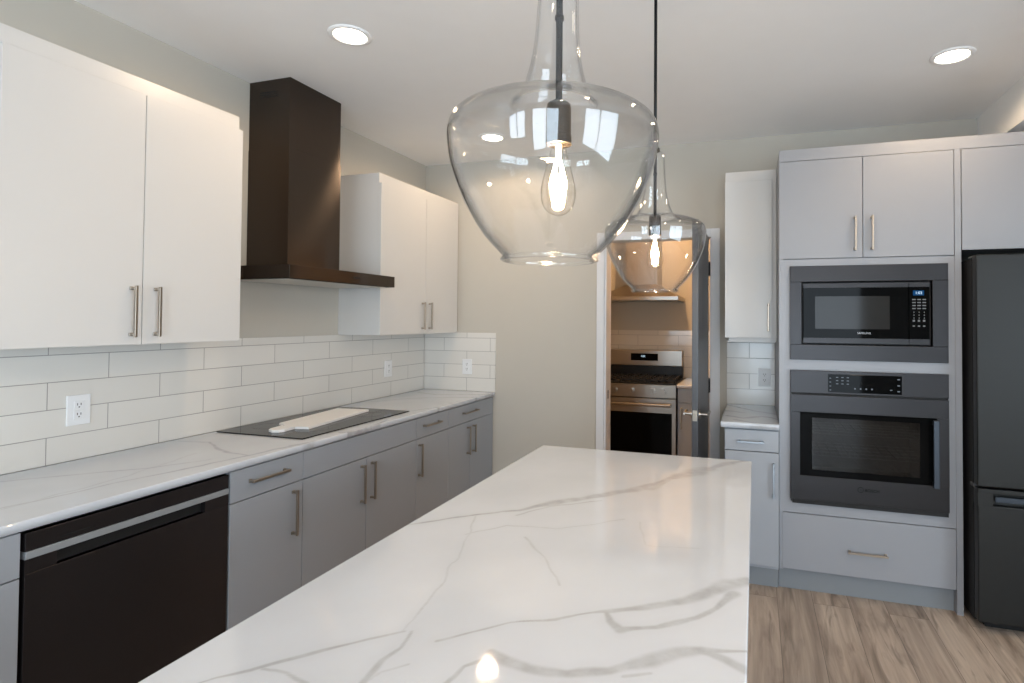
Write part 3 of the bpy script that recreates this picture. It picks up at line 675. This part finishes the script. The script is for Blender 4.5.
for z in (.74, .86):
    for k in range(5): cyl(w, (2.802, YT + .06 + k * .09, z), (3.433, YT + .06 + k * .09, z), .0025, 8)
    for k in range(14): cyl(w, (2.82 + k * .046, YT + .06, z), (2.82 + k * .046, YT + .42, z), .0018, 6)
obj('oven_racks', w, M['rack'], c)
dd = thing_dd = None
w = BM(); wx0, wx1, wz0, wz1 = 2.790, 3.441, .643, .985
box(w, x0, x1, yf, YT + .002, .512, wz0, .0015); box(w, x0, x1, yf, YT + .002, wz1, 1.079, .0015); box(w, x0, wx0, yf, YT + .002, wz0, wz1); box(w, wx1, x1, yf, YT + .002, wz0, wz1)
dd = obj('door', w, M['dark_steel'], c)
w = BM(); g0, g1 = yf + .001, yf + .006
box(w, wx0, 2.851, g0, g1, wz0, wz1); box(w, 3.364, wx1, g0, g1, wz0, wz1); box(w, 2.851, 3.364, g0, g1, wz0, .678); box(w, 2.851, 3.364, g0, g1, .957, wz1)
obj('glass_border', w, M['black_gloss'], dd)
obj('window', box(BM(), 2.851, 3.364, g0, g1, .678, .957), M['oven_glass'], dd)
w = BM(); box(w, 3.414, 3.441, yf - .045, yf - .030, .640, .980, .003)
box(w, 3.418, 3.437, yf - .031, yf + .0005, .650, .668, .002); box(w, 3.418, 3.437, yf - .031, yf + .0005, .952, .970, .002)
obj('handle', w, M['handle_steel'], dd)
text('logo', '\u2296 BOSCH', .021, (3.125, yf - .0006, .589), RX, M['logo_black'], dd)
obj('vent_lip', box(BM(), x0 + .01, x1 - .004, yf + .002, YT + .002, .490, .5115), M['gap'], c)
obj('vent_gap', box(BM(), x0 + .002, x1 - .002, yf + .006, YT + .002, 1.0795, 1.0875), M['gap'], c)

# fridge
c = thing('refrigerator', (4.03, 3.55, 0), 'tall dark stainless refrigerator with bottom freezer drawer', 'refrigerator')
fx0, fx1, fy = 3.573, 4.473, 3.150
obj('body', box(BM(), fx0 + .006, fx1 - .006, fy + .075, D - .03, .03, 1.79), M['gap'], c)
d = obj('door', box(BM(), fx0, fx1, fy, fy + .055, .692, 1.804, .006), M['fridge_steel'], c)
d2 = BM(); hx0, hz0, hz1 = 3.640, .612, .652
box(d2, fx0, fx1, fy, fy + .055, .050, .605, .006); box(d2, fx0, fx1, fy, fy + .055, .660, .683, .004); box(d2, fx0, 3.635, fy, fy + .055, .600, .662, .001); box(d2, 4.41, fx1, fy, fy + .055, .600, .662, .001); box(d2, fx0 + .01, fx1 - .01, fy + .035, fy + .055, .60, .665)
fd = obj('freezer_drawer', d2, M['fridge_steel'], c)
obj('handle', box(BM(), 3.645, 4.40, fy + .002, fy + .012, .622, .648, .003), M['handle_steel'], fd, label='pale grey recessed pull')
w = BM(); box(w, fx0 + .012, fx1 - .012, fy + .056, fy + .074, .70, 1.79); box(w, fx0 + .012, fx1 - .012, fy + .056, fy + .074, .055, .675)
obj('gasket', w, M['gasket'], c)
w = BM(); box(w, fx0 + .004, fx0 + .05, fy + .03, fy + .12, 1.7955, 1.803) ; obj('hinge_cover', w, M['gasket'], c)
obj('hinge', box(BM(), fx0 - .001, fx0 + .02, fy + .056, fy + .1, .676, .690), M['gasket'], c)
obj('feet', box(BM(), fx0 + .05, fx1 - .05, fy + .08, D - .1, 0, .0295), M['black'], c)

# ------------------------------------------------------------------ pantry: range, hood, cabinet
c = thing('gas_range', (1.52, 5.25, 0), 'stainless steel gas range seen through the pantry doorway', 'range')
rx0, rx1, ry = 1.142, 1.898, 4.95
obj('body', box(BM(), rx0, rx1, ry + .03, 5.585, .05, .912), M['black'], c)
obj('feet', box(BM(), rx0 + .04, rx1 - .04, ry + .08, 5.5, 0, .0495), M['black'], c)
cp = obj('control_panel', box(BM(), rx0, rx1, ry, ry + .029, .792, .908, .003), M['steel'], c)
for x in (1.250, 1.345, 1.498, 1.687, 1.785):
    w = BM(); cyl(w, (x, ry, .85), (x, ry - .012, .85), .030, 24); cyl(w, (x, ry - .012, .85), (x, ry - .034, .85), .023, 24); box(w, x - .004, x + .004, ry - .038, ry - .034, .832, .868)
    obj('knob', w, M['steel'], c)
d = obj('oven_door', box(BM(), rx0, rx1, ry, ry + .029, .19, .785, .003), M['steel'], c)
obj('window', box(BM(), rx0 + .004, rx1 - .035, ry - .002, ry - .0002, .20, .660), M['black_gloss'], d)
w = BM(); tube(w, [(rx0 + .04, ry - .048, .735), (rx1 - .04, ry - .048, .735)], .014, 14); box(w, rx0 + .05, rx0 + .07, ry - .045, ry + .0005, .727, .743); box(w, rx1 - .07, rx1 - .05, ry - .045, ry + .0005, .727, .743)
obj('handle', w, M['steel'], d)
obj('storage_drawer', box(BM(), rx0, rx1, ry, ry + .029, .055, .185, .003), M['steel'], c)
obj('cooktop', box(BM(), rx0, rx1, ry + .005, 5.50, .9125, .922, .003), M['black'], c)
w = BM()
for gx in (1.16, 1.405, 1.65):
    for k in range(4): box(w, gx + .01 + k * .068, gx + .022 + k * .068, ry + .04, 5.47, .938, .950)
    for y in (ry + .04, 5.10, 5.21, 5.33, 5.458): box(w, gx, gx + .236, y, y + .012, .938, .950)
    for xx in (gx, gx + .224):
        for y in (ry + .04, 5.458): box(w, xx, xx + .012, y, y + .012, .9222, .938)
obj('grates', w, M['iron'], c)
for x in (1.28, 1.76):
    for y in (5.08, 5.34): obj('burner', cyl(BM(), (x, y, .9222), (x, y, .935), .042, 24), M['iron'], c)
bgd = obj('backguard', box(BM(), rx0, rx1 - .012, 5.50, 5.585, 1.030, 1.185, .006), M['steel'], c)
obj('backguard_base', box(BM(), rx0, rx1 - .012, 5.51, 5.585, .9225, 1.0295), M['black'], c)
dp = obj('display', box(BM(), 1.378, 1.648, 5.4985, 5.5005, 1.080, 1.150), M['black_gloss'], bgd)
text('digits', '1:02', .026, (1.50, 5.4975, 1.122), RX, M['display_white'], dp, depth=.0002)

c = thing('pantry_range_hood', (1.52, 5.35, 1.66), 'stainless range hood above the gas range in the pantry', 'range hood')
w = BM(); box(w, 1.142, 1.896, 5.10, 5.589, 1.662, 1.698, .002)
obj('canopy', w, M['steel'], c)
w = BM()
a = [w.verts.new(v) for v in ((1.15, 5.11, 1.699), (1.888, 5.11, 1.699), (1.888, 5.589, 1.699), (1.15, 5.589, 1.699))]
b = [w.verts.new(v) for v in ((1.37, 5.31, 1.82), (1.67, 5.31, 1.82), (1.67, 5.589, 1.82), (1.37, 5.589, 1.82))]
w.faces.new(a[::-1]); w.faces.new(b)
for i in range(4): w.faces.new((a[i], a[(i + 1) % 4], b[(i + 1) % 4], b[i]))
obj('sloped_cover', w, M['steel'], c)
obj('chimney', box(BM(), 1.37, 1.67, 5.31, 5.589, 1.8205, H - .0005, .001), M['steel'], c)

c = thing('base_cabinet', (2.3, 5.3, 0), 'dark grey base cabinet right of the gas range in the pantry', 'base cabinet')
obj('body', box(BM(), 1.906, 2.745, 5.01, 5.598, .10, .883), M['grey_cab'], c)
obj('toe_kick', box(BM(), 1.906, 2.745, 5.06, 5.598, 0, .0995), M['toe'], c)
for x0_, x1_ in ((1.908, 2.325), (2.328, 2.743)):
    ypanel('drawer', c, x0_, x1_, .757, .879, 4.989, M['grey_cab'])
    d = ypanel('door', c, x0_, x1_, .105, .753, 4.989, M['grey_cab']); bar_handle(d, (x0_ + .032, 4.989, .62), (0, 0, 1), .19, (0, -1, 0))
slab('countertop', 1.901, 2.747, 4.965, 5.588, .884, .914, .01, [], 'white counter beside the gas range in the pantry', 'countertop')

# ------------------------------------------------------------------ recessed lights
rl = {0: 'round recessed ceiling light above the left counter', 1: 'round recessed ceiling light in the far left corner, behind the front pendant', 2: 'round recessed ceiling light above the wall oven'}
for i, (x, y) in enumerate(RECESSED):
    z = H if x < 3.85 else 2.5
    t = thing('recessed_light', (x, y, z - .012), rl.get(i, 'added round recessed ceiling light, out of view, for room lighting'), 'ceiling light', 'recessed ceiling lights')
    w = BM(); lathe(w, [(.068, -.0005), (.068, -.004), (.074, -.009), (.090, -.005), (.092, -.0005), (.068, -.0005)], (x, y, z), 40); obj('trim_ring', w, M['ceiling'], t, smooth=True)
    w = BM(); cyl(w, (x, y, z - .0035), (x, y, z - .0005), .067, 40); obj('lens', w, M['lamp_disc'], t)
    spot((x, y, z - .014), 22, 3.02)
t = thing('recessed_light', (1.75, 4.75, H - .012), 'round recessed ceiling light inside the pantry', 'ceiling light', 'recessed ceiling lights')
w = BM(); lathe(w, [(.068, -.0005), (.068, -.004), (.074, -.009), (.090, -.005), (.092, -.0005), (.068, -.0005)], (1.75, 4.75, H), 40); obj('trim_ring', w, M['ceiling'], t, smooth=True)
w = BM(); cyl(w, (1.75, 4.75, H - .0035), (1.75, 4.75, H - .0005), .067, 40); obj('lens', w, M['lamp_disc'], t)
spot((1.75, 4.75, H - .014), 130, 3.0, (1, .58, .28))

# ------------------------------------------------------------------ pendants
def smooth_prof(pts, n=8):
    P = [Vector((a, b)) for a, b in pts]; P = [P[0] * 2 - P[1]] + P + [P[-1] * 2 - P[-2]]; out = []
    for i in range(1, len(P) - 2):
        for k in range(n):
            t = k / n; p0, p1, p2, p3 = P[i - 1:i + 3]
            q = .5 * ((2 * p1) + (p2 - p0) * t + (2 * p0 - 5 * p1 + 4 * p2 - p3) * t * t + (3 * p1 - p0 - 3 * p2 + p3) * t ** 3)
            out.append((max(q.x, .001), q.y))
    out.append(tuple(P[-2])); return out
def shell(prof, th=.0028):
    """closed shell from an outer profile"""
    pv = [Vector(p) for p in prof]; inner = []
    for i, p in enumerate(pv):
        d = (pv[min(i + 1, len(pv) - 1)] - pv[max(i - 1, 0)]).normalized(); inner.append((max(p.x - abs(th) * d.y, .001), p.y + th * d.x))
    return list(prof) + inner[::-1] + [prof[0]]
def pendant(x, y, zb, label, dx=0.0, ts=0.0):
    RS = .985
    t = thing('pendant_light', (x, y, H), label, 'pendant light', 'clear glass pendants over the island')
    body = smooth_prof([(.0765, 0), (.0755, .006), (.083, .014), (.112, .045), (.143, .095), (.164, .145), (.1720, .185), (.1725, .205), (.166, .222), (.145, .236), (.110, .247), (.072, .254)], 6)
    neck = smooth_prof([(.072, .254), (.062, .266), (.051, .290), (.042, .325), (.037, .365), (.0345, .41), (.0325, .455), (.028, .470), (.014, .476)], 6)
    w = BM(); lathe(w, shell([(r_ * RS, z_) for r_, z_ in body + neck[1:]]), (x, y, zb), 96)
    def lean(b_):   # the shade hangs a touch out of true on its rod
        for v in b_.verts: v.co.x += dx * (1 - (v.co.z - zb) / .5)
    lean(w)
    obj('glass_shade', w, M['glass'], t, smooth=True)
    w = BM(); rim = [(.0765 + .0035 * math.cos(a), .003 + .0035 * math.sin(a)) for a in [2 * math.pi * k / 10 for k in range(11)]]; lathe(w, rim, (x, y, zb), 96); lean(w)
    obj('rim_bead', w, M['glass'], t, smooth=True)
    w = BM(); cyl(w, (x, y, zb + .476), (x, y, zb + .486), .016, 24); cyl(w, (x, y, zb + .486), (x, y, zb + .502), .010, 20); obj('cap', w, M['rod'], t)
    w = BM(); cyl(w, (x, y, zb + .262), (x, y, H - .022), .0055, 14); cyl(w, (x, y, zb + .395), (x, y, zb + .402), .0075, 14); obj('rod', w, M['rod'], t, smooth=True)
    w = BM(); lathe(w, [(.001, 0), (.06, 0), (.062, -.004), (.060, -.018), (.02, -.024), (.001, -.024)], (x, y, H - .0005), 40); obj('canopy', w, M['rod'], t)
    w = BM(); lathe(w, [(.001, .262), (.010, .262), (.019, .256), (.020, .25), (.020, .205), (.021, .203), (.021, .190), (.016, .190), (.016, .194), (.001, .194)], (x, y, zb), 32); obj('socket', w, M['socket'], t)
    w = BM(); lathe(w, smooth_prof([(.012, .192), (.013, .180), (.019, .158), (.027, .125), (.0285, .108), (.025, .090), (.014, .078), (.001, .074)], 4), (x, y, zb), 32)
    bu = obj('bulb', w, M['bulb_glass'], t, smooth=True)
    w = BM(); cyl(w, (x, y, zb + .19), (x, y, zb + .165), .004, 10)
    for k in range(6):
        a0 = 2 * math.pi * k / 6; a1 = a0 + .5
        tube(w, [(x + .004 * math.cos(a0), y + .004 * math.sin(a0), zb + .165), (x + .013 * math.cos(a1), y + .013 * math.sin(a1), zb + .130), (x + .010 * math.cos(a1 + .4), y + .010 * math.sin(a1 + .4), zb + .096)], .0011, 6)
    obj('filament', w, M['filament'], bu)
    l = bpy.data.lights.new('bulb_light', 'POINT'); l.energy = 4.0; l.color = (1, .70, .42); l.shadow_soft_size = .018
    o = bpy.data.objects.new('bulb_light', l); o.location = (x, y, zb + .125); COL.objects.link(o)
pendant(2.252, .857, 1.571, 'front clear glass pendant light, the larger looking and nearer one', -.014)
pendant(2.234, 1.885, 1.573, 'rear clear glass pendant light hanging in front of the doorway')
